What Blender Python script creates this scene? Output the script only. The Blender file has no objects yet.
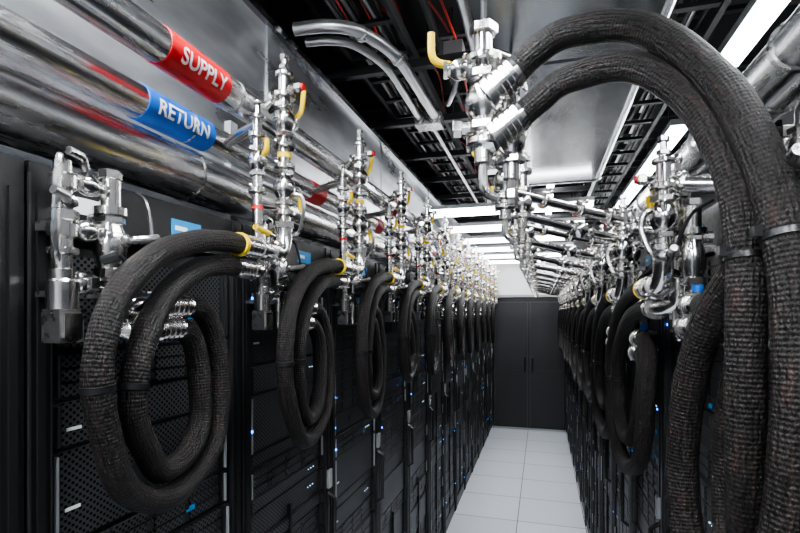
import bpy, math, random
from mathutils import Vector, Matrix
random.seed(7)
S=bpy.context.scene
V=Vector
try: S.view_settings.look='AgX - Medium High Contrast'
except Exception: pass
# ---------------------------------------------------------------- materials
def mat(name,col,metal=0,rough=.5,emit=None,es=0,spec=.5):
    m=bpy.data.materials.new(name); m.use_nodes=True
    b=m.node_tree.nodes['Principled BSDF']
    b.inputs['Base Color'].default_value=(*col,1)
    b.inputs['Metallic'].default_value=metal
    b.inputs['Roughness'].default_value=rough
    b.inputs['Specular IOR Level'].default_value=spec
    if emit:
        b.inputs['Emission Color'].default_value=(*emit,1)
        b.inputs['Emission Strength'].default_value=es
    return m
def nd(m,t): return m.node_tree.nodes.new(t)
def ln(m,a,b): m.node_tree.links.new(a,b)
def bs(m): return m.node_tree.nodes['Principled BSDF']
def noisy(m,scale,vec=(1,1,1),r0=.2,r1=.4,c0=None,c1=None,bump=0,bscale=None,detail=4):
    tc=nd(m,'ShaderNodeTexCoord'); mp=nd(m,'ShaderNodeMapping'); mp.inputs['Scale'].default_value=vec
    n=nd(m,'ShaderNodeTexNoise'); n.inputs['Scale'].default_value=scale; n.inputs['Detail'].default_value=detail
    ln(m,tc.outputs['Object'],mp.inputs['Vector']); ln(m,mp.outputs[0],n.inputs['Vector'])
    mr=nd(m,'ShaderNodeMapRange'); mr.inputs['From Min'].default_value=.3; mr.inputs['From Max'].default_value=.7
    mr.inputs['To Min'].default_value=r0; mr.inputs['To Max'].default_value=r1
    ln(m,n.outputs['Fac'],mr.inputs['Value']); ln(m,mr.outputs[0],bs(m).inputs['Roughness'])
    if c0:
        cr=nd(m,'ShaderNodeValToRGB'); cr.color_ramp.elements[0].position=.3; cr.color_ramp.elements[1].position=.7
        cr.color_ramp.elements[0].color=(*c0,1); cr.color_ramp.elements[1].color=(*c1,1)
        ln(m,n.outputs['Fac'],cr.inputs[0]); ln(m,cr.outputs[0],bs(m).inputs['Base Color'])
    if bump:
        bp=nd(m,'ShaderNodeBump'); bp.inputs['Strength'].default_value=bump; bp.inputs['Distance'].default_value=.01
        ln(m,n.outputs['Fac'],bp.inputs['Height']); ln(m,bp.outputs[0],bs(m).inputs['Normal'])
    return m
M={}
M['chrome']=noisy(mat('chrome_fitting',(.8,.78,.76),1,.2),40,r0=.12,r1=.26)
M['chrome2']=noisy(mat('cast_steel',(.56,.55,.54),1,.3),60,r0=.22,r1=.38,bump=.1)
M['pipe']=noisy(mat('brushed_stainless',(.8,.8,.8),1,.3),9,(6,.6,6),.2,.32,(.78,.78,.79),(.92,.92,.92))
M['duct']=noisy(mat('polished_duct',(.6,.61,.62),1,.3),1.2,(1,1,1),.14,.28,(.36,.37,.39),(.56,.57,.59),bump=.12)
M['panel']=noisy(mat('galvanised_panel',(.5,.51,.53),.85,.4),3,(1,.5,2.2),.22,.48,(.38,.39,.41),(.95,.96,.98),bump=.35,detail=8)
M['yellow']=mat('yellow_plastic',(.9,.62,.02),0,.35)
M['green']=mat('green_tag',(.03,.35,.1),0,.4)
M['red']=mat('red_label',(.6,.015,.02),0,.4)
M['blue']=mat('blue_label',(.01,.12,.5),0,.4)
M['white']=mat('white_print',(.9,.9,.9),0,.5)
M['black']=noisy(mat('black_powdercoat',(.008,.008,.009),0,.4),80,r0=.3,r1=.45)
M['black2']=mat('black_plastic',(.012,.012,.013),0,.3)
M['edge']=mat('rack_aluminium_edge',(.09,.09,.095),.8,.35)
M['strut']=mat('black_strut',(.022,.023,.025),.3,.45)
M['ceil']=noisy(mat('dark_ceiling',(.02,.02,.022),0,.8),3,r0=.7,r1=.9,c0=(.005,.005,.006),c1=(.014,.014,.016))
M['wall']=noisy(mat('painted_wall',(.25,.25,.26),0,.7),3,r0=.6,r1=.8)
M['door']=noisy(mat('charcoal_door',(.026,.027,.030),.1,.4),12,r0=.35,r1=.5)
M['led']=mat('blue_led',(.02,.1,.6),0,.3,(.03,.22,1),9)
M['ledw']=mat('white_led',(.5,.6,.6),0,.3,(.5,.75,1),1.5)
M['tag']=mat('blue_tag',(.02,.25,.55),0,.4)
M['lamp']=mat('fill_light_diffuser',(.9,.9,.9),0,.4,(.93,.97,1),125)  # emission for the added fill lights over and behind the camera
M['lampr']=mat('tube_and_fill_diffuser',(.9,.9,.9),0,.4,(.93,.97,1),45)  # tube lamps at right, and the added fill above the duct
M['lampbar']=mat('glowing_panel_white',(.9,.9,.9),0,.4,(.95,.97,1),17)  # reflective cross panels, their lit look put in as emission
M['grey']=mat('grey_enamel',(.35,.36,.37),.2,.4)
M['redwire']=mat('red_wire',(.5,.03,.02),0,.4)
M['conduit']=mat('grey_conduit',(.78,.78,.78),.9,.3)
def perf():
    m=mat('perforated_steel',(.05,.05,.055),.6,.4)
    tc=nd(m,'ShaderNodeTexCoord'); sp=nd(m,'ShaderNodeSeparateXYZ'); ln(m,tc.outputs['Object'],sp.inputs[0])
    def sn(o,k):
        a=nd(m,'ShaderNodeMath');a.operation='MULTIPLY';a.inputs[1].default_value=k;ln(m,o,a.inputs[0])
        b=nd(m,'ShaderNodeMath');b.operation='SINE';ln(m,a.outputs[0],b.inputs[0]);return b.outputs[0]
    a=sn(sp.outputs['Y'],2*math.pi/.015); b=sn(sp.outputs['Z'],2*math.pi/.013)
    p=nd(m,'ShaderNodeMath');p.operation='MULTIPLY';ln(m,a,p.inputs[0]);ln(m,b,p.inputs[1])
    g=nd(m,'ShaderNodeMapRange');g.inputs['From Min'].default_value=.1;g.inputs['From Max'].default_value=.35
    ln(m,p.outputs[0],g.inputs['Value'])
    mx=nd(m,'ShaderNodeMix');mx.data_type='RGBA';ln(m,g.outputs[0],mx.inputs['Factor'])
    mx.inputs['A'].default_value=(.11,.112,.12,1);mx.inputs['B'].default_value=(.001,.001,.001,1)
    ln(m,mx.outputs['Result'],bs(m).inputs['Base Color'])
    return m
M['perf']=perf()
def hosem():
    m=mat('braided_hose',(.02,.017,.016),0,.55,spec=.35)
    tc=nd(m,'ShaderNodeTexCoord')
    def nz(sc,d):
        mp=nd(m,'ShaderNodeMapping'); mp.inputs['Scale'].default_value=sc
        ln(m,tc.outputs['UV'],mp.inputs[0])
        n=nd(m,'ShaderNodeTexNoise');n.inputs['Scale'].default_value=1;n.inputs['Detail'].default_value=d
        ln(m,mp.outputs[0],n.inputs['Vector']); return n
    n=nz((26,14,1),7); f=nz((50,90,1),4)
    cr=nd(m,'ShaderNodeValToRGB');e=cr.color_ramp.elements
    e[0].position=.38;e[0].color=(.003,.0024,.0023,1);e[1].position=.6;e[1].color=(.013,.0095,.0085,1)
    x=e.new(.72);x.color=(.045,.018,.015,1)
    ln(m,n.outputs['Fac'],cr.inputs[0]);ln(m,cr.outputs[0],bs(m).inputs['Base Color'])
    sp=nd(m,'ShaderNodeSeparateXYZ'); ln(m,tc.outputs['UV'],sp.inputs[0])
    def dg(sg):
        a=nd(m,'ShaderNodeMath');a.operation='MULTIPLY';a.inputs[1].default_value=2*math.pi*12;ln(m,sp.outputs['X'],a.inputs[0])
        b=nd(m,'ShaderNodeMath');b.operation='MULTIPLY_ADD';b.inputs[1].default_value=sg*480;ln(m,sp.outputs['Y'],b.inputs[0]);ln(m,a.outputs[0],b.inputs[2])
        c=nd(m,'ShaderNodeMath');c.operation='SINE';ln(m,b.outputs[0],c.inputs[0]);return c.outputs[0]
    pr=nd(m,'ShaderNodeMath');pr.operation='MULTIPLY';ln(m,dg(1),pr.inputs[0]);ln(m,dg(-1),pr.inputs[1])
    ps=nd(m,'ShaderNodeMath');ps.operation='MULTIPLY_ADD';ps.inputs[1].default_value=.13;ln(m,pr.outputs[0],ps.inputs[0])
    ad=nd(m,'ShaderNodeMath');ad.operation='ADD';ln(m,f.outputs['Fac'],ad.inputs[0]);ln(m,n.outputs['Fac'],ad.inputs[1]);ln(m,ad.outputs[0],ps.inputs[2])
    bp=nd(m,'ShaderNodeBump');bp.inputs['Distance'].default_value=.007;bp.inputs['Strength'].default_value=.85
    ln(m,ps.outputs[0],bp.inputs['Height']);ln(m,bp.outputs[0],bs(m).inputs['Normal'])
    return m
M['hose']=hosem()
def floorm():
    m=mat('raised_floor_tile',(.6,.62,.65),0,.3)
    tc=nd(m,'ShaderNodeTexCoord');mp=nd(m,'ShaderNodeMapping');mp.inputs['Location'].default_value=(.22+6,.1+6,0)
    ln(m,tc.outputs['Object'],mp.inputs[0])
    br=nd(m,'ShaderNodeTexBrick');br.offset=0;br.inputs['Scale'].default_value=1;br.inputs['Brick Width'].default_value=.6
    br.inputs['Row Height'].default_value=.6;br.inputs['Mortar Size'].default_value=.004;br.inputs['Mortar Smooth'].default_value=.1
    br.inputs['Color1'].default_value=(.84,.88,.94,1);br.inputs['Color2'].default_value=(.78,.82,.88,1);br.inputs['Mortar'].default_value=(.15,.15,.16,1)
    ln(m,mp.outputs[0],br.inputs['Vector'])
    n=nd(m,'ShaderNodeTexNoise');n.inputs['Scale'].default_value=120;ln(m,tc.outputs['Object'],n.inputs['Vector'])
    mx=nd(m,'ShaderNodeMix');mx.data_type='RGBA';mx.blend_type='MULTIPLY';mx.inputs['Factor'].default_value=.12
    ln(m,br.outputs['Color'],mx.inputs['A']);ln(m,n.outputs['Color'],mx.inputs['B']);ln(m,mx.outputs['Result'],bs(m).inputs['Base Color'])
    return m
M['floor']=floorm()
MK=list(M.keys())
# ---------------------------------------------------------------- mesh builder
class MB:
    def __init__(s): s.v=[];s.f=[];s.m=[];s.uv=[]
    def face(s,idx,mt,uv=None):
        s.f.append(tuple(idx)); s.m.append(mt); s.uv.append(uv or [(0,0)]*len(idx))
    def box(s,lo,hi,mt):
        b=len(s.v)
        for z in (lo[2],hi[2]):
            for y in (lo[1],hi[1]):
                for x in (lo[0],hi[0]): s.v.append(V((x,y,z)))
        for q in ((0,2,3,1),(4,5,7,6),(0,1,5,4),(2,6,7,3),(0,4,6,2),(1,3,7,5)): s.face([b+i for i in q],mt)
    def sweep(s,pts,rad,mt,n=14,cap=True,start=None):
        pts=[V(p) for p in pts]; N=len(pts)
        if not callable(rad) and not isinstance(rad,(list,tuple)): rad=[rad]*N
        T=[]
        for i in range(N):
            a=pts[max(0,i-1)];b=pts[min(N-1,i+1)];d=b-a
            T.append(d.normalized() if d.length>1e-9 else (T[-1] if T else V((0,0,1))))
        up=V((0,0,1)) if abs(T[0].z)<.9 else V((1,0,0))
        nrm=(up-T[0]*up.dot(T[0])).normalized(); L=0; b0=len(s.v); ls=[]
        for i in range(N):
            if i: 
                nrm=(nrm-T[i]*nrm.dot(T[i])).normalized(); L+=(pts[i]-pts[i-1]).length
            ls.append(L); bn=T[i].cross(nrm)
            for j in range(n):
                a=2*math.pi*j/n; s.v.append(pts[i]+(nrm*math.cos(a)+bn*math.sin(a))*rad[i])
        for i in range(N-1):
            for j in range(n):
                k=(j+1)%n
                s.face([b0+i*n+j,b0+i*n+k,b0+(i+1)*n+k,b0+(i+1)*n+j],mt,[(j/n,ls[i]),((j+1)/n,ls[i]),((j+1)/n,ls[i+1]),(j/n,ls[i+1])])
        if cap:
            s.face([b0+j for j in range(n)][::-1],mt); s.face([b0+(N-1)*n+j for j in range(n)],mt)
    def cyl(s,a,b,r,mt,n=14): s.sweep([a,b],r,mt,n)
    def lathe(s,a,d,prof,mt,n=16):
        a=V(a);d=V(d).normalized()
        up=V((0,0,1)) if abs(d.z)<.9 else V((1,0,0)); nr=(up-d*up.dot(d)).normalized(); bn=d.cross(nr); b0=len(s.v)
        for t,r in prof:
            for j in range(n):
                g=2*math.pi*j/n; s.v.append(a+d*t+(nr*math.cos(g)+bn*math.sin(g))*r)
        for i in range(len(prof)-1):
            for j in range(n):
                k=(j+1)%n; s.face([b0+i*n+j,b0+i*n+k,b0+(i+1)*n+k,b0+(i+1)*n+j],mt)
        s.face([b0+j for j in range(n)][::-1],mt); s.face([b0+(len(prof)-1)*n+j for j in range(n)],mt)
    def sph(s,c,r,mt,n=12):
        prof=[(-r*math.cos(math.pi*i/8),max(1e-4,r*math.sin(math.pi*i/8))) for i in range(9)]
        s.lathe(c,(0,0,1),prof,mt,n)
    def mesh(s,name,mirror=None,flipy=None):
        me=bpy.data.meshes.new(name)
        vs=s.v; fs=s.f; uvs=s.uv
        if mirror is not None:
            vs=[V((mirror-v.x,v.y,v.z)) for v in vs]; fs=[f[::-1] for f in fs]; uvs=[u[::-1] for u in uvs]
        if flipy is not None:
            vs=[V((v.x,flipy-v.y,v.z)) for v in vs]; fs=[f[::-1] for f in fs]; uvs=[u[::-1] for u in uvs]
        me.from_pydata([tuple(v) for v in vs],[],fs)
        used=sorted(set(s.m),key=MK.index)
        for k in used: me.materials.append(M[k])
        me.polygons.foreach_set('material_index',[used.index(k) for k in s.m])
        me.polygons.foreach_set('use_smooth',[True]*len(fs))
        ul=me.uv_layers.new(name='UVMap'); flat=[c for u in uvs for p in u for c in p]; ul.data.foreach_set('uv',flat)
        me.update()
        try: me.set_sharp_from_angle(angle=math.radians(35))
        except Exception: me.polygons.foreach_set('use_smooth',[False]*len(fs))
        return me
def obj(name,me,loc=(0,0,0),rot=0,parent=None):
    o=bpy.data.objects.new(name,me); S.collection.objects.link(o); o.location=loc; o.rotation_euler=(0,0,rot)
    if parent: o.parent=parent
    return o
def cat(P,n=8):
    P=[V(p) for p in P]; Q=[P[0]*2-P[1]]+P+[P[-1]*2-P[-2]]; out=[]
    for i in range(1,len(Q)-2):
        a,b,c,d=Q[i-1:i+3]
        for k in range(n):
            t=k/n; out.append(.5*((2*b)+(c-a)*t+(2*a-5*b+4*c-d)*t*t+(3*b-a-3*c+d)*t**3))
    out.append(P[-1]); return out
# fittings
def ferrule(m,a,d,r=.027,L=.09,mt='chrome',yellow=False):
    p=[(0,r*.8),(0,r),(L*.12,r*1.08)]
    t=L*.12
    for i in range(4):
        p+=[(t,r*1.08),(t+L*.1,r*1.08),(t+L*.11,r*.94),(t+L*.15,r*.94)]; t+=L*.16
    p+=[(t,r*1.2),(t+L*.16,r*1.2),(t+L*.17,r*.85),(L,r*.85)]
    m.lathe(a,d,p,mt,18)
    if yellow: m.lathe(V(a)-V(d).normalized()*.006,d,[(0,r*1.12),(.012,r*1.12)],'yellow',18)
def nut(m,c,d,r,w,mt='chrome'):
    d=V(d).normalized(); m.lathe(V(c)-d*w/2,d,[(0,r*.86),(w*.12,r),(w*.88,r),(w,r*.86)],mt,6)
def flange(m,c,d,r,w=.012,mt='chrome'):
    d=V(d).normalized(); m.lathe(V(c)-d*w/2,d,[(0,r*.9),(w*.2,r),(w*.8,r),(w,r*.9)],mt,18)
def clamp(m,c,d,r):
    flange(m,c,d,r,.016); d=V(d).normalized(); s=d.cross(V((.3,.9,.31))).normalized()
    c=V(c); m.cyl(c+s*r*.9-d*.012,c+s*r*.9+d*.02,.005,'chrome2',8); m.sph(c+s*(r*1.05)+d*.02,.008,'chrome',8)
def valve(m,c,d,r=.03,mt='chrome'):
    d=V(d).normalized(); c=V(c)
    m.lathe(c-d*r*1.7,d,[(0,r*.8),(r*.5,r*.85),(r*.55,r*.62),(r*.8,r*.8),(r*1.2,r*1.05),(r*1.7,r*1.12),(r*2.2,r*1.05),(r*2.6,r*.8),(r*2.85,r*.62),(r*2.9,r*.85),(r*3.4,r*.8)],mt,18)
    nut(m,c-d*r*1.5,d,r*1.02,r*.5); nut(m,c+d*r*1.5,d,r*1.02,r*.5)
def lever(m,c,out,along,L=.09,st=.04,mt='yellow',bent=True):
    c=V(c);out=V(out).normalized();al=V(along).normalized()
    m.cyl(c,c+out*st,.008,'chrome',8); nut(m,c+out*st,out,.013,.009)
    e=c+out*(st+.004)
    P=[e,e+al*L*.25+out*.002,e+al*L*.45+out*.016,e+al*L+out*.018]
    if not bent: P=[e,e+al*L]
    Q=cat(P,5) if bent else P
    m.sweep(Q,[.005]*len(Q),'chrome2',8); m.sweep(Q[len(Q)//4:],[.0075]*len(Q[len(Q)//4:]),mt,10)
# ---------------------------------------------------------------- room
def slab(name,lo,hi,mt):
    m=MB();m.box(lo,hi,mt);return obj(name,m.mesh(name))
XL,XR,YE=-.81,.38,8.4
slab('floor',(-2.6,-2.6,-.1),(2.2,9.2,0),'floor')
slab('ceiling',(-2.6,-2.6,4.0),(2.2,9.2,4.1),'ceil')
slab('wall_left',(-2.7,-2.6,0),(-2.6,9.2,4),'wall')
slab('wall_right',(2.2,-2.6,0),(2.3,9.2,4),'wall')
slab('wall_back',(-2.7,-2.7,0),(2.3,-2.6,4),'wall')
slab('wall_end',(-2.6,YE+.12,0),(2.2,YE+.2,4),'wall')
m=MB()
m.box((-.80,YE+.02,0),(.37,YE+.115,2.18),'black')
for a,b in((-.78,-.225),(-.195,.35)):
    m.box((a,YE+.003,.04),(b,YE+.02,2.12),'door')
    for u0,u1 in((.12,.98),(1.04,2.04)): 
        m.box((a+.05,YE-.003,u0),(b-.05,YE+.003,u1),'door')
    for xx in(a,b-.012): m.box((xx,YE-.002,.04),(xx+.012,YE+.003,2.12),'edge')
m.box((-.78,YE-.002,2.11),(.35,YE+.003,2.125),'edge')
m.box((-.222,YE+.004,0.03),(-.198,YE+.012,2.13),'black2')
for x in(-.27,-.15): m.sweep([(x,YE,.95),(x,YE-.04,.97),(x,YE-.04,1.2),(x,YE,1.22)],.011,'chrome',8)
m.box((-.80,YE-.03,0),(.37,YE-.0,.03),'grey')
obj('door_1',m.mesh('containment_door'))
m=MB()
m.box((-1.1,YE+.01,2.2),(.9,YE+.1,2.9),'white'); m.box((-1.1,YE,2.2),(.9,YE+.01,2.24),'grey')
obj('trim_1',m.mesh('door_header'))
# ---------------------------------------------------------------- racks
def rack(seed):
    r=random.Random(seed); m=MB()
    m.box((-.9,.005,0),(-.05,.595,2.2),'black')
    for y in(.004,.558): 
        m.box((-.05,y,0),(0,y+.038,2.2),'black'); m.box((0,y+.012,.05),(.004,y+.026,2.15),'black2')
    m.box((-.002,.002,.02),(.003,.0055,2.18),'edge'); m.box((-.03,.5565,.09),(.001,.559,2.1),'edge'); m.box((-.03,.041,.09),(.001,.0435,2.1),'edge')
    m.box((-.05,.042,2.1),(-.004,.558,2.2),'black'); m.box((-.05,.042,0),(-.01,.558,.09),'black')
    m.box((-.004,.33,2.125),(-.002,.43,2.165),'tag'); m.box((-.0035,.34,2.14),(-.001,.38,2.15),'white')
    m.box((-.004,.08,2.13),(-.002,.16,2.16),'white')
    m.sweep([(0,.577,.98),(.028,.577,1.0),(.028,.577,1.22),(0,.577,1.24)],.008,'black2',8)
    m.box((0,.562,1.26),(.012,.592,1.33),'grey')
    for y in(.044,.536):
        m.box((-.03,y,.1),(-.022,y+.02,2.09),'strut')
    z=.1
    while z<2.04:
        u=r.choice([1,2,2,2,4]); h=u*.0445
        if z+h>2.09: h=2.09-z
        x1=-.022+r.choice([0,.003,.008]); 
        t=r.random()
        m.box((-.05,.05,z+.0015),(x1-.006,.55,z+h-.0015),'black2')
        m.box((x1-.006,.05,z),(x1-.003,.55,z+.0022),'edge')
        if u>=2 and t<.65:
            rows=3 if u==2 else 4; cols=4
            for i in range(cols):
                for j in range(rows):
                    ya=.075+i*.1135; za=z+.005+j*(h-.01)/rows; zb=za+(h-.01)/rows-.004
                    m.box((x1-.006,ya,za),(x1,ya+.108,zb),'perf'); m.box((x1,ya+.09,za+.003),(x1+.003,ya+.106,zb-.003),'edge')
        else:
            m.box((x1-.006,.075,z+.005),(x1,.525,z+h-.005),'perf')
            if t>.85: m.box((x1,.24,z+h*.3),(x1+.002,.30,z+h*.6),'edge')
        hm='grey' if r.random()<.35 else 'edge'
        for y in(.052,.53): 
            m.box((x1-.006,y,z+.004),(x1+.008,y+.018,z+h-.004),'strut'); m.box((x1+.008,y+.006,z+.008),(x1+.014,y+.011,z+h-.008),hm)
        if r.random()<.17: m.box((x1+.008,.054,z+h*.4),(x1+.0145,.062,z+h*.4+.007),'led')
        if r.random()<.07: m.box((x1+.012,.532,z+h*.5),(x1+.0145,.541,z+h*.5+.007),'led')
        if r.random()<.35: m.box((x1,.085,z+h*.35),(x1+.002,.115,z+h*.35+.006),'white')
        if r.random()<.3: m.box((x1,.40,z+h*.3),(x1+.002,.43,z+h*.3+.012),'tag')
        if r.random()<.25:
            for q in range(3): m.box((x1+.0,.44+q*.02,z+h*.5),(x1+.003,.444+q*.02,z+h*.5+.003),'ledw')
        z+=h
    m.box((-.02,.29,.09),(-.006,.302,1.3 if seed%2 else .8),'black')
    return m.mesh('server_rack')
RK=[rack(i) for i in range(5)]
for k in range(-2,14):
    obj('server_rack',RK[(k*3)%5],(XL,.6*k,0)); 
for k in range(-1,14):
    obj('server_rack',RK[(k*2+1)%5],(XR,.6*k+.6,0),math.pi)
# ---------------------------------------------------------------- overhead main pipes (left)
SX,SZ=-.80,2.53; RX,RZ=-.95,2.465; TX,TZ=-.95,2.33
def mainpipe(name,x,z,r,bands=(),ys=-1.6,ye=8.3):
    m=MB(); m.sweep([(x,ys,z),(x,ye,z)],r,'pipe',40)
    y=ys+.9
    while y<ye:
        m.lathe((x,y,z),(0,1,0),[(0,r),(.003,r+.0025),(.009,r+.0025),(.012,r)],'chrome2',32); y+=1.83
    for y,l,c in bands: m.lathe((x,y-l/2,z),(0,1,0),[(0,r+.001),(.001,r+.0018),(l-.001,r+.0018),(l,r+.001)],c,40)
    return obj(name,m.mesh(name))
sp=mainpipe('coolant_supply_pipe',SX,SZ,.041,[(.975,.21,'red')]+[(2.6+1.2*i,.1,'red') for i in range(5)])
rp=mainpipe('coolant_return_pipe',RX,RZ,.043,[(1.09,.25,'blue'),(1.92,.12,'red'),(2.74,.12,'red'),(3.3,.1,'blue'),(4.2,.1,'red'),(5.3,.1,'red')])
tp=mainpipe('coolant_header_pipe',TX,TZ,.07)
def label(txt,x,z,r,yc,ang,size,parent):
    c=bpy.data.curves.new('t','FONT'); c.body=txt; c.size=size; c.align_x='CENTER'; c.align_y='CENTER'; c.resolution_u=4
    c.offset=.001
    o=bpy.data.objects.new('t',c); S.collection.objects.link(o); dg=bpy.context.evaluated_depsgraph_get()
    me=bpy.data.meshes.new_from_object(o.evaluated_get(dg)); bpy.data.objects.remove(o)
    import bmesh
    bm=bmesh.new(); bm.from_mesh(me)
    bmesh.ops.subdivide_edges(bm,edges=[e for e in bm.edges if e.calc_length()>.008],cuts=3)
    bmesh.ops.triangulate(bm,faces=bm.faces[:])
    for v in bm.verts:
        a=ang+v.co.y/r; yy=yc+v.co.x; R=r+.0035
        v.co=V((x+R*math.cos(a),yy,z+R*math.sin(a)))
    bm.to_mesh(me); bm.free(); me.materials.clear(); me.materials.append(M['white'])
    obj('label_text',me,parent=parent)
label('SUPPLY',SX,SZ,.041,.98,math.radians(-18),.048,sp)
label('RETURN',RX,RZ,.043,1.09,math.radians(-10),.051,rp)
m=MB()
for i in range(8):
    y=.3+1.2*i if i else .3
    m.box((-1.07,y-.02,2.2),(-.83,y+.02,2.235),'grey'); m.box((-1.07,y-.02,2.2),(-1.045,y+.02,2.62),'grey')
obj('pipe_support_bracket',m.mesh('pipe_support_bracket'))
m=MB()
m.box((-1.72,-1.8,2.24),(-1.1,YE,3.17),'panel')
y=-1.2
while y<YE: m.box((-1.1,y,2.24),(-1.092,y+.03,3.17),'panel'); y+=1.5
m.box((-1.1,-1.8,3.14),(-1.075,YE,3.17),'duct'); m.box((-1.1,-1.8,2.24),(-1.08,YE,2.27),'duct')
obj('air_duct',m.mesh('air_duct'))
# ---------------------------------------------------------------- left valve risers
def riser(top=2.62,side='L'):
    m=MB(); x=-.70
    y=1.24
    m.cyl((x,y,2.15),(x,y,top),.017,'chrome',16)
    flange(m,(x,y,top),(0,0,1),.026); m.cyl((x,y,top),(x,y,top+.05),.009,'chrome',10); nut(m,(x,y,top+.02),(0,0,1),.016,.012); nut(m,(x,y,top+.05),(0,0,1),.014,.014)
    valve(m,(x,y,top-.13),(0,0,1),.028); clamp(m,(x,y,top-.06),(0,0,1),.031); clamp(m,(x,y,top-.2),(0,0,1),.031)
    if side=='L': lever(m,(x,y,top-.13),(.3,1,0),(.1,0,1),.11,.042)
    else: lever(m,(x,y,top-.13),(.3,-1,0),(.1,0,1),.06,.03)
    if top>2.5:
        valve(m,(x,y,top-.32),(0,0,1),.028); clamp(m,(x,y,top-.26),(0,0,1),.03); clamp(m,(x,y,top-.39),(0,0,1),.03)
        lever(m,(x,y,top-.32),(.5,1,0),(0.1,0.1,-1),.06,.045,bent=False)
    m.cyl((x,y,top-.055),(SX+.01 if side=='L' else x-.28,y+.03,top-.085),.019,'chrome',14); flange(m,(x-.03,y,top-.065),(1,0,.3),.028)
    m.cyl((x,y,top-.04),(x+.045,y-.0,top-.04),.009,'chrome',8); nut(m,(x+.045,y,top-.04),(1,0,0),.014,.02)
    m.lathe((x+.05,y,top-.04),(1,0,0),[(0,.01),(.012,.01)],'red',10)
    E=cat([(x,y,2.2),(x,y,2.16),(x,y-.015,2.125),(x,y-.05,2.113),(x,y-.12,2.113)],5); m.sweep(E,.022,'chrome',16)
    nut(m,(x,y,2.195),(0,0,1),.03,.02); clamp(m,(x,y-.07,2.113),(0,1,0),.032)
    ferrule(m,(x,1.025,2.113),(0,1,0),.026,.095,yellow=True)
    if side=='L': lever(m,(x,y-.09,2.113),(.2,0,1),(0,-1,.12),.07,.04,bent=False)
    x2=-.745;y2=1.175
    t2=top-.14 if side=='L' else top-.02
    m.cyl((x2,y2,2.1),(x2,y2,t2),.014,'chrome',14); valve(m,(x2,y2,t2-.12),(0,0,1),.023); clamp(m,(x2,y2,t2-.05),(0,0,1),.025)
    if side=='L': clamp(m,(x2,y2,t2-.2),(0,0,1),.025)
    lever(m,(x2,y2,t2-.12),(1,-.5,0),(0,-.1,1),.05,.028,mt='yellow' if side=='L' else 'chrome2')
    m.cyl((x2,y2,t2-.02),((RX if side=='L' else x2-.3),y2+.12,t2-.02),.016,'chrome',14)
    flange(m,(x2,y2,t2),(0,0,1),.023); m.cyl((x2,y2,t2),(x2,y2,t2+.03),.008,'chrome',8); m.sph((x2,y2,t2+.04),.012,'chrome',10)
    E=cat([(x2,y2,2.14),(x2,y2,2.1),(x2,y2-.01,2.075),(x2+.02,y2-.03,2.063),(x2+.03,y2-.08,2.06)],5); m.sweep(E,.02,'chrome',14)
    nut(m,(x2,y2,2.14),(0,0,1),.026,.02)
    ferrule(m,(x2+.03,1.025,2.06),(0,1,0),.025,.08,yellow=False)
    if side=='L':
        m.lathe((x,y,top-.235),(0,0,1),[(0,.0195),(.014,.0195)],'yellow',14)
        m.lathe((x,y,top-.43),(0,0,1),[(0,.0195),(.01,.0195)],'blue',14)
        m.lathe((x2,y2,t2-.25),(0,0,1),[(0,.0155),(.01,.0155)],'red',14)
    m.cyl((x,y,2.24),(x2,y2,2.24),.009,'chrome',8)
    m.sweep(cat([(x,y,2.28),(x+.04,y+.02,2.28),(x+.05,y+.02,2.24),(x+.03,y+.03,2.18),(x,y+.02,2.17)],5),.006,'chrome2',8)
    return m
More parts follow.
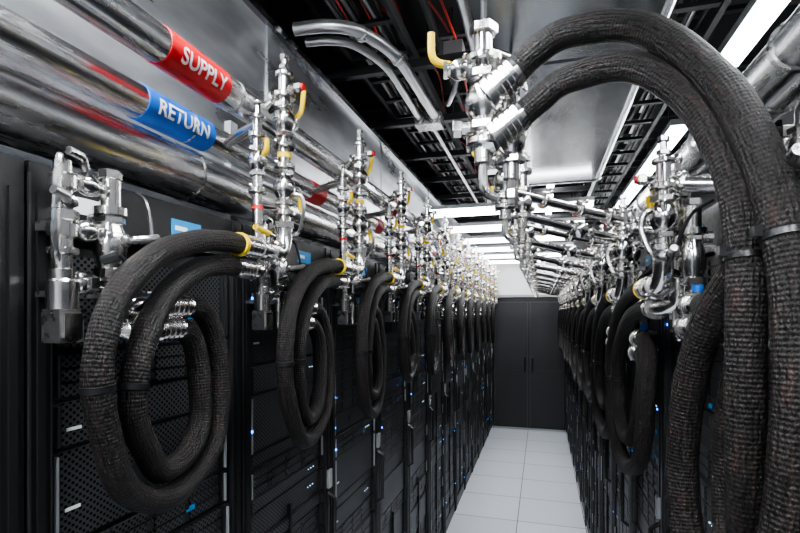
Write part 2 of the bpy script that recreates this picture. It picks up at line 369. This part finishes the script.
def rackman(fin='chrome2'):
    m=MB(); X=-.76
    for (yy,z) in((.885,1.962),(.86,1.915)):
        ferrule(m,(X+.024,yy,z),(0,-1,0),.026,.09)
        m.sweep(cat([(X+.024,yy-.08,z),(X+.018,yy-.12,z),(X,.745,z+.004),(X,.715,z+.03)],5),.019,'chrome',14)
        clamp(m,(X+.02,yy-.1,z),(0,1,0),.029)
    yc2=.715
    m.lathe((X,yc2,1.9),(0,0,1),[(0,.012),(.01,.018),(.05,.018),(.052,.026),(.075,.026),(.078,.018),(.12,.019),(.15,.027),(.17,.029),(.19,.027),(.21,.019),(.225,.019),(.226,.029),(.24,.029),(.241,.018),(.29,.018)],'chrome',18)
    nut(m,(X,yc2,2.02),(0,0,1),.028,.02); valve(m,(X,yc2,2.08),(0,0,1),.025); lever(m,(X,yc2,2.08),(1,.2,0),(0,1,.25),.05,.03,mt=fin)
    m.cyl((X,yc2,2.165),(X,.62,2.175),.013,'chrome',12); valve(m,(X,.67,2.17),(0,1,-.1),.016); lever(m,(X,.67,2.17),(.2,0,1),(0,-1,.1),.045,.022,mt=fin)
    m.cyl((X,yc2,2.12),(X-.04,yc2,2.12),.014,'chrome2',10)
    m.cyl((X,yc2,2.0),(X,.62,2.0),.012,'chrome',12); nut(m,(X,.67,2.0),(0,1,0),.019,.02); flange(m,(X,.645,2.0),(0,1,0),.022)
    m.cyl((X,yc2,2.1),(X,.62,2.085),.012,'chrome',12); valve(m,(X,.665,2.09),(0,1,0),.017)
    yc=.622
    m.lathe((X,yc,1.95),(0,0,1),[(0,.018),(.004,.024),(.05,.024),(.055,.02),(.07,.02),(.072,.015),(.12,.015),(.125,.023),(.145,.023),(.147,.015),(.2,.015),(.205,.021),(.225,.021),(.23,.014),(.25,.014)],'chrome',18)
    m.box((X-.018,yc-.022,1.9),(X+.02,yc+.022,1.955),'chrome2'); m.box((X+.02,yc-.016,1.908),(X+.024,yc+.016,1.948),'chrome')
    nut(m,(X,yc,2.11),(0,0,1),.024,.02); flange(m,(X,yc,2.05),(0,0,1),.024)
    lever(m,(X,yc,2.13),(1,-.3,0),(0,-1,.2),.04,.026,mt=fin)
    m.cyl((X,yc2,2.185),(X,yc2,2.2),.012,'chrome',8); nut(m,(X,yc2,2.2),(0,0,1),.02,.018)
    m.cyl((X+.02,.68,2.04),(X+.045,.69,2.05),.009,'black2',8)
    m.lathe((X+.0,.755,1.99),(0,0,1),[(0,.012),(.02,.012)],'blue',12)
    m.sweep(cat([(X,yc,2.19),(X+.018,yc-.02,2.2),(X+.025,yc-.03,2.15),(X+.02,yc-.03,2.06),(X,yc-.01,2.03)],6),.006,'chrome2',8)
    m.sweep(cat([(X+.045,.69,2.05),(X+.06,.72,2.03),(X+.05,.76,2.08),(X+.02,.78,2.16),(X-.02,.79,2.19)],6),.004,'black2',6)
    m.box((X-.045,.61,2.085),(X-.0,.73,2.1),'chrome2'); m.box((X-.045,.61,1.975),(X-.005,.73,1.985),'chrome2')
    return m
HA=[(-.70,1.04,2.113),(-.70,.97,2.113),(-.70,.87,2.098),(-.697,.755,2.055),(-.693,.665,1.97),(-.69,.627,1.85),(-.69,.635,1.73),(-.693,.685,1.63),(-.70,.765,1.575),(-.705,.85,1.578),(-.71,.93,1.64),(-.715,.97,1.735),(-.72,.972,1.84),(-.73,.955,1.92),(-.735,.92,1.958),(-.736,.87,1.963)]
HB=[(-.715,1.04,2.06),(-.712,.965,2.058),(-.705,.87,2.035),(-.70,.78,1.975),(-.695,.72,1.88),(-.695,.70,1.77),(-.70,.73,1.68),(-.705,.79,1.632),(-.71,.85,1.64),(-.715,.90,1.70),(-.72,.92,1.78),(-.728,.91,1.86),(-.735,.89,1.905),(-.736,.85,1.915)]
def hose(P,r=.026,seed=0,zs=1.0,zt=2.11,ties=(.35,),ys=1.0,y0=1.04):
    rr=random.Random(seed); m=MB()
    P=[(p[0],y0+ys*(p[1]+rr.uniform(-.012,.012)*(4<i<12)-y0),(zt-(zt-p[2])*(zs if 3<i<len(P)-3 else (1+(zs-1)*(.5 if 2<i<len(P)-2 else 0))))) for i,p in enumerate(P)]
    Q=cat(P,9); ph=rr.uniform(0,6); R=[r*(1+.02*math.sin(i*.45+ph)+.012*math.sin(i*.83)) for i in range(len(Q))]
    m.sweep(Q,R,'hose',20)
    for t in ties:
        i=int(t*len(Q)); d=Q[i+1]-Q[i]; m.lathe(Q[i],d,[(0,r*1.0),(.001,r*1.1),(.012,r*1.1),(.013,r)],'black2',20)
    return m
MIR=-.43
RL=riser(2.62,'L').mesh('valve_riser'); RM=riser(2.40,'R').mesh('valve_riser',MIR,1.9)
KM=rackman(); KL=KM.mesh('rack_valve_manifold'); KR=KM.mesh('rack_valve_manifold',MIR); KF=KM.mesh('rack_valve_manifold',MIR,1.9)
HL=[(hose(HA,.024,s,1+.07*(s%3-.5)).mesh('coolant_hose'),hose(HB,.024,s+9,1+.06*(s%3-.5),zt=2.06).mesh('coolant_hose')) for s in range(3)]
HR=[(hose(HA,.025,s,1.02+.05*(s%3),ys=1.42).mesh('coolant_hose',MIR,1.9),hose(HB,.025,s+9,1.0,zt=2.06,ys=1.42).mesh('coolant_hose',MIR,1.9)) for s in range(3)]
for k in range(0,12):
    y=.6*k
    obj('valve_riser',RL,(0,y,0)); obj('rack_valve_manifold',KL,(0,y,0))
    obj('coolant_hose',HL[k%3][0],(0,y,0)); obj('coolant_hose',HL[k%3][1],(0,y,0))
obj('rack_valve_manifold',KR,(0,.1,0))
for k in range(0,12):
    y=.6*k
    obj('rack_valve_manifold',KF,(0,y+.075,-.1 if k else 0))
    if k:
        z=-.1
        obj('valve_riser',RM,(0,y,z))
        obj('coolant_hose',HR[k%3][0],(0,y,z)); obj('coolant_hose',HR[k%3][1],(0,y,z))
# ---------------------------------------------------------------- big near hoses (right)
A=[(-.06,.955,2.395),(-.02,.95,2.43),(.045,.945,2.46),(.158,.90,2.425),(.243,.82,2.293),(.278,.75,2.15),(.292,.709,2.014),(.292,.69,1.87),(.284,.69,1.73),(.27,.71,1.58),(.26,.77,1.47),(.25,.86,1.45),(.243,.94,1.54),(.238,.972,1.67),(.247,.956,1.83),(.268,.91,1.95),(.290,.865,2.01)]
B=[(-.05,.965,2.315),(-.01,.958,2.345),(.045,.946,2.375),(.144,.905,2.365),(.217,.844,2.274),(.255,.79,2.147),(.264,.765,2.03),(.262,.76,1.9),(.262,.762,1.77),(.27,.78,1.65),(.28,.83,1.57),(.29,.9,1.58),(.30,.94,1.66),(.305,.945,1.77),(.31,.92,1.86),(.306,.87,1.91)]
def bighose(P,r,ties,seed):
    rr=random.Random(seed);m=MB();Q=cat(P,12);R=[r*(1+.014*math.sin(i*.5)+.01*math.sin(i*.9+1)) for i in range(len(Q))]
    m.sweep(Q,R,'hose',32)
    for t in ties:
        i=int(t*len(Q)); d=Q[i+1]-Q[i]; m.lathe(Q[i],d,[(0,r),(.001,r*1.07),(.009,r*1.07),(.01,r)],'black2',28)
        s=d.normalized().cross(V((1,0,0))).normalized(); m.box(tuple(Q[i]+V((-r*1.12-.006,-.008,-.004))),tuple(Q[i]+V((-r*1.02,.008,.01))),'black2')
    return m.mesh('coolant_hose')
obj('coolant_hose',bighose(A,.0265,(.36,.62),1)); obj('coolant_hose',bighose(B,.0245,(.4,),2))
# ---------------------------------------------------------------- aisle overhead valve clusters
def mid(near):
    m=MB(); x,y=-.11,.965
    m.cyl((x,y,2.24),(x,y,2.5),.018,'chrome',16)
    m.cyl((x,y,2.5),(x,y,2.852 if near else 2.6),.006,'strut',10)
    valve(m,(x,y,2.36),(0,0,1),.033); clamp(m,(x,y,2.44),(0,0,1),.036); clamp(m,(x,y,2.28),(0,0,1),.034)
    nut(m,(x,y,2.5),(0,0,1),.028,.02)
    m.cyl((x,y,2.42),(x-.07,y-.02,2.425),.013,'chrome',12); valve(m,(x-.045,y-.013,2.424),(1,.2,0),.018)
    P=cat([(x-.06,y-.02,2.43),(x-.085,y-.03,2.435),(x-.095,y-.035,2.45),(x-.096,y-.036,2.49)],5); m.sweep(P,.0075,'yellow',10)
    m.cyl((x,y,2.31),(x-.05,y-.01,2.31),.012,'chrome',10); nut(m,(x-.05,y-.01,2.31),(1,.2,0),.018,.018)
    x2,y2=-.06,1.02
    m.cyl((x2,y2,2.22),(x2,y2,2.46),.017,'chrome',14); valve(m,(x2,y2,2.3),(0,0,1),.028); clamp(m,(x2,y2,2.4),(0,0,1),.032); nut(m,(x2,y2,2.44),(0,0,1),.026,.02)
    m.cyl((x,y,2.46),(x2,y2,2.46),.014,'chrome',12); m.cyl((x2,y2,2.22),(x2,y2,2.17),.008,'chrome',8); nut(m,(x2,y2,2.19),(0,0,1),.014,.02)
    m.sweep(cat([(x,y,2.24),(x,y,2.2),(x+.01,y,2.18),(x+.03,y,2.17)],4),.009,'chrome2',8)
    P=cat([(x2,y2+.03,2.3),(x2-.05,y2+.03,2.31),(x2-.07,y2+.03,2.35),(x2-.07,y2+.03,2.39)],5); m.sweep(P,.008,'yellow',10)
    if near:
        for p,d in(((-.045,.953,2.408),(-1,.06,-.75)),((-.035,.962,2.328),(-1,.04,-.7))):
            ferrule(m,p,d,.029,.075)
        m.cyl((-.1,.955,2.36),(x,y,2.35),.024,'chrome',14); m.cyl((-.09,.962,2.285),(x,y,2.28),.024,'chrome',14)
        clamp(m,(-.098,.96,2.365),(1,0,.7),.036)
    else:
        e1=V((.27,y+.295,2.27)); e2=V((.31,y2+.305,2.2))
        m.cyl((x,y,2.33),e1,.016,'chrome',14); m.cyl((x2,y2,2.26),e2,.016,'chrome',14)
        for t in(.3,.6,.85): clamp(m,V((x,y,2.33)).lerp(e1,t),(.38,.3,0),.028)
        valve(m,V((x2,y2,2.26)).lerp(e2,.5),(.37,.3,-.06),.025)
    return m.mesh('overhead_valve_cluster')
obj('overhead_valve_cluster',mid(True)); MF=mid(False)
for k in range(1,12): obj('overhead_valve_cluster',MF,(0,.6*k,0))
m=MB(); m.sweep([(-.11,1.45,2.6),(-.11,8.3,2.6)],.028,'pipe',20)
for y in(1.8,3.0,4.2,5.4,6.6,7.8): m.cyl((-.11,y,2.6),(-.11,y,2.855 if y<3.6 else 3.2),.006,'strut',8); flange(m,(-.11,y,2.6),(0,1,0),.034,.03)
obj('aisle_header_pipe',m.mesh('aisle_header_pipe'))
# ---------------------------------------------------------------- aisle steel duct
m=MB(); prof=[]
x0,x1,z0,z1,r=-.25,.39,2.85,3.3,.05
for cx,cz,a0 in((x1-r,z1-r,0),(x0+r,z1-r,90),(x0+r,z0+r,180),(x1-r,z0+r,270)):
    for i in range(7):
        a=math.radians(a0+15*i); prof.append((cx+r*math.cos(a),cz+r*math.sin(a)))
def extr(m,prof,y0,y1,mt,s=0):
    cx=(x0+x1)/2;cz=(z0+z1)/2;b=len(m.v);n=len(prof)
    for y in(y0,y1):
        for p in prof: m.v.append(V((p[0]+(s if p[0]>cx else -s),y,p[1]+(s if p[1]>cz else -s))))
    for j in range(n): m.face([b+j,b+n+j,b+n+(j+1)%n,b+(j+1)%n],mt)
    m.face([b+j for j in range(n)],mt); m.face([b+n+j for j in range(n)][::-1],mt)
extr(m,prof,-1.2,3.6,'duct')
for y in(-.2,1.85,3.57): extr(m,prof,y,y+.03,'duct',.006)
obj('exhaust_duct',m.mesh('exhaust_duct'))
# ---------------------------------------------------------------- right overhead
m=MB()
m.sweep([(.60,-.5,2.60),(.60,8.3,2.60)],.06,'pipe',32)
y=0
while y<8.2: m.lathe((.60,y,2.60),(0,1,0),[(0,.06),(.004,.067),(.02,.067),(.024,.06)],'chrome2',32); y+=.35
obj('insulated_pipe',m.mesh('insulated_pipe'))
m=MB(); m.sweep([(.80,-.5,2.72),(.80,8.3,2.72)],.07,'pipe',32)
y=.2
while y<8.2: m.lathe((.80,y,2.72),(0,1,0),[(0,.07),(.004,.077),(.02,.077),(.024,.07)],'chrome2',32); y+=.45
obj('insulated_pipe',m.mesh('insulated_pipe'))
def ladder(name,xa,xb,z,ya,yb,step=.28,mt='strut',h=.06):
    m=MB()
    for x in(xa,xb): m.box((x-.012,ya,z),(x+.012,yb,z+h),mt)
    y=ya+.1
    while y<yb: m.box((xa,y,z+.012),(xb,y+.03,z+.03),mt); y+=step
    return obj(name,m.mesh(name))
ladder('cable_ladder_tray',-.98,-.66,3.3,-1,8.3)
ladder('cable_ladder_tray',-.55,-.30,3.42,-1,8.3,.35)
ladder('cable_ladder_tray',.47,.66,3.1,-1,8.3,.3,'strut',.08)
ladder('cable_ladder_tray',1.1,1.4,3.2,-1,8.3,.3)
m=MB()
y=1.0
while y<8.2:
    m.box((-1.7,y,3.24),(1.6,y+.045,3.285),'strut') if y>3.8 else m.box((-1.7,y,3.24),(-.3,y+.045,3.285),'strut')
    m.box((-1.7,y+.3,3.5),(1.6,y+.345,3.545),'strut')
    m.box((-1.7,y+.1,3.75),(1.6,y+.145,3.8),'edge')
    for x in(-1.05,-.58,-.3,.43,.9): m.cyl((x,y+.02,3.24 if x<-.2 or y>3.8 else 3.5),(x,y+.02,4.0),.007,'strut',6)
    y+=.75
for x in(-1.0,-.15,.6): m.box((x,-1,3.7),(x+.05,8.3,3.76),'strut')
for x in(-.8,-.35,.8): m.sweep([(x,-1,3.62),(x,8.3,3.62)],.02,'conduit',10)
obj('strut_framing',m.mesh('strut_framing'))
m=MB()
m.sweep(cat([(-1.05,1.95,3.2),(-.9,1.97,3.2),(-.78,2.05,3.2),(-.68,2.28,3.19),(-.65,2.6,3.17),(-.63,2.95,3.15)],8),.028,'conduit',16)
m.sweep(cat([(-1.05,2.06,3.2),(-.93,2.08,3.2),(-.84,2.15,3.2),(-.76,2.35,3.19),(-.74,2.6,3.17),(-.73,2.95,3.15)],8),.02,'conduit',16)
for p in((-.68,2.28,3.19),(-.63,2.93,3.15),(-.73,2.93,3.15),(-.78,2.05,3.2)): m.lathe(p,(.1,1,0),[(0,.034),(.03,.034)],'chrome2',16)
m.box((-.76,2.95,3.11),(-.6,3.07,3.19),'chrome2'); m.sweep([(-.68,3.07,3.15),(-.68,5.5,3.15)],.012,'conduit',10)
m.box((-.5,4.0,3.1),(-.3,4.15,3.2),'conduit')
for (x,y) in((-.45,2.6),(-.38,3.3)):
    m.box((x-.05,y-.05,3.3),(x+.05,y+.05,3.38),'conduit')
    m.sweep(cat([(x,y,3.3),(x+.01,y+.02,3.2),(x-.05,y+.15,3.15),(x-.1,y+.35,3.22),(x-.08,y+.5,3.36)],6),.013,'conduit',10)
obj('electrical_conduit',m.mesh('electrical_conduit'))
m=MB()
for i in range(7):
    x=-.95+.1*i; P=[(x+random.uniform(-.06,.06),1.2+j*.5,3.5+random.uniform(-.13,.06)) for j in range(13)]
    m.sweep(cat(P,5),.006,'redwire',6)
for i in range(8):
    x=-.95+.035*i; P=[(x+random.uniform(-.02,.02),.5+j*.8,3.335+random.uniform(-.003,.02)) for j in range(9)]
    m.sweep(cat(P,5),.009,'black2' if i%3 else 'grey',6)
for i in range(4):
    x=.5+.04*i; P=[(x+random.uniform(-.02,.02),.5+j*.8,3.14+random.uniform(-.005,.03)) for j in range(9)]
    m.sweep(cat(P,5),.009,'black2',6)
obj('cable_bundle',m.mesh('cable_bundle'))
# ---------------------------------------------------------------- lights
def fixture(name,lo,hi,mt='lamp'):
    m=MB(); lo=V(lo);hi=V(hi)
    m.box((lo.x,lo.y,lo.z+.03),(hi.x,hi.y,hi.z+.04),'grey'); m.box((lo.x+.006,lo.y+.006,lo.z),(hi.x-.006,hi.y-.006,lo.z+.03),mt)
    return obj(name,m.mesh(name))
fixture('linear_or_fill_light',(.77,.2,3.08),(.87,2.6,3.11),'lampr')
fixture('linear_or_fill_light',(.77,3.4,3.08),(.87,5.8,3.11),'lampr')
for y in(3.75,4.55,5.35,6.15,6.95,7.75): fixture('aisle_glow_panel',(-.86,y,2.72),(.36,y+.18,2.74),'lampbar')  # reflective panels across the aisle, given added glow in place of reflected light
fixture('linear_or_fill_light',(-.54,-1.6,3.18),(-.42,.9,3.21))  # unseen fill light added over the camera for pipes and racks
fixture('linear_or_fill_light',(.45,-1.6,2.98),(.53,-.2,3.01))  # unseen fill light added behind the camera
fixture('linear_or_fill_light',(-.2,-1.9,2.75),(-.12,-.7,2.78))  # another added fill behind the camera, out of view
fixture('linear_or_fill_light',(.05,1.2,3.34),(.13,3.4,3.37),'lampr')  # added fill, hidden above the exhaust duct to brighten the left panel
fixture('linear_or_fill_light',(.05,4.2,3.34),(.13,7.4,3.37),'lampr')  # same added fill row, further down the aisle
w=bpy.data.worlds.new('w');S.world=w;w.use_nodes=True;w.node_tree.nodes['Background'].inputs[0].default_value=(.5,.55,.6,1);w.node_tree.nodes['Background'].inputs[1].default_value=.1
# ---------------------------------------------------------------- camera
c=bpy.data.cameras.new('camera');co=bpy.data.objects.new('camera',c);S.collection.objects.link(co)
co.location=(0,0,1.95);co.rotation_euler=(math.pi/2,0,math.radians(16.16));c.sensor_width=36;c.lens=22.05;c.shift_y=.057;c.clip_start=.02
S.camera=co
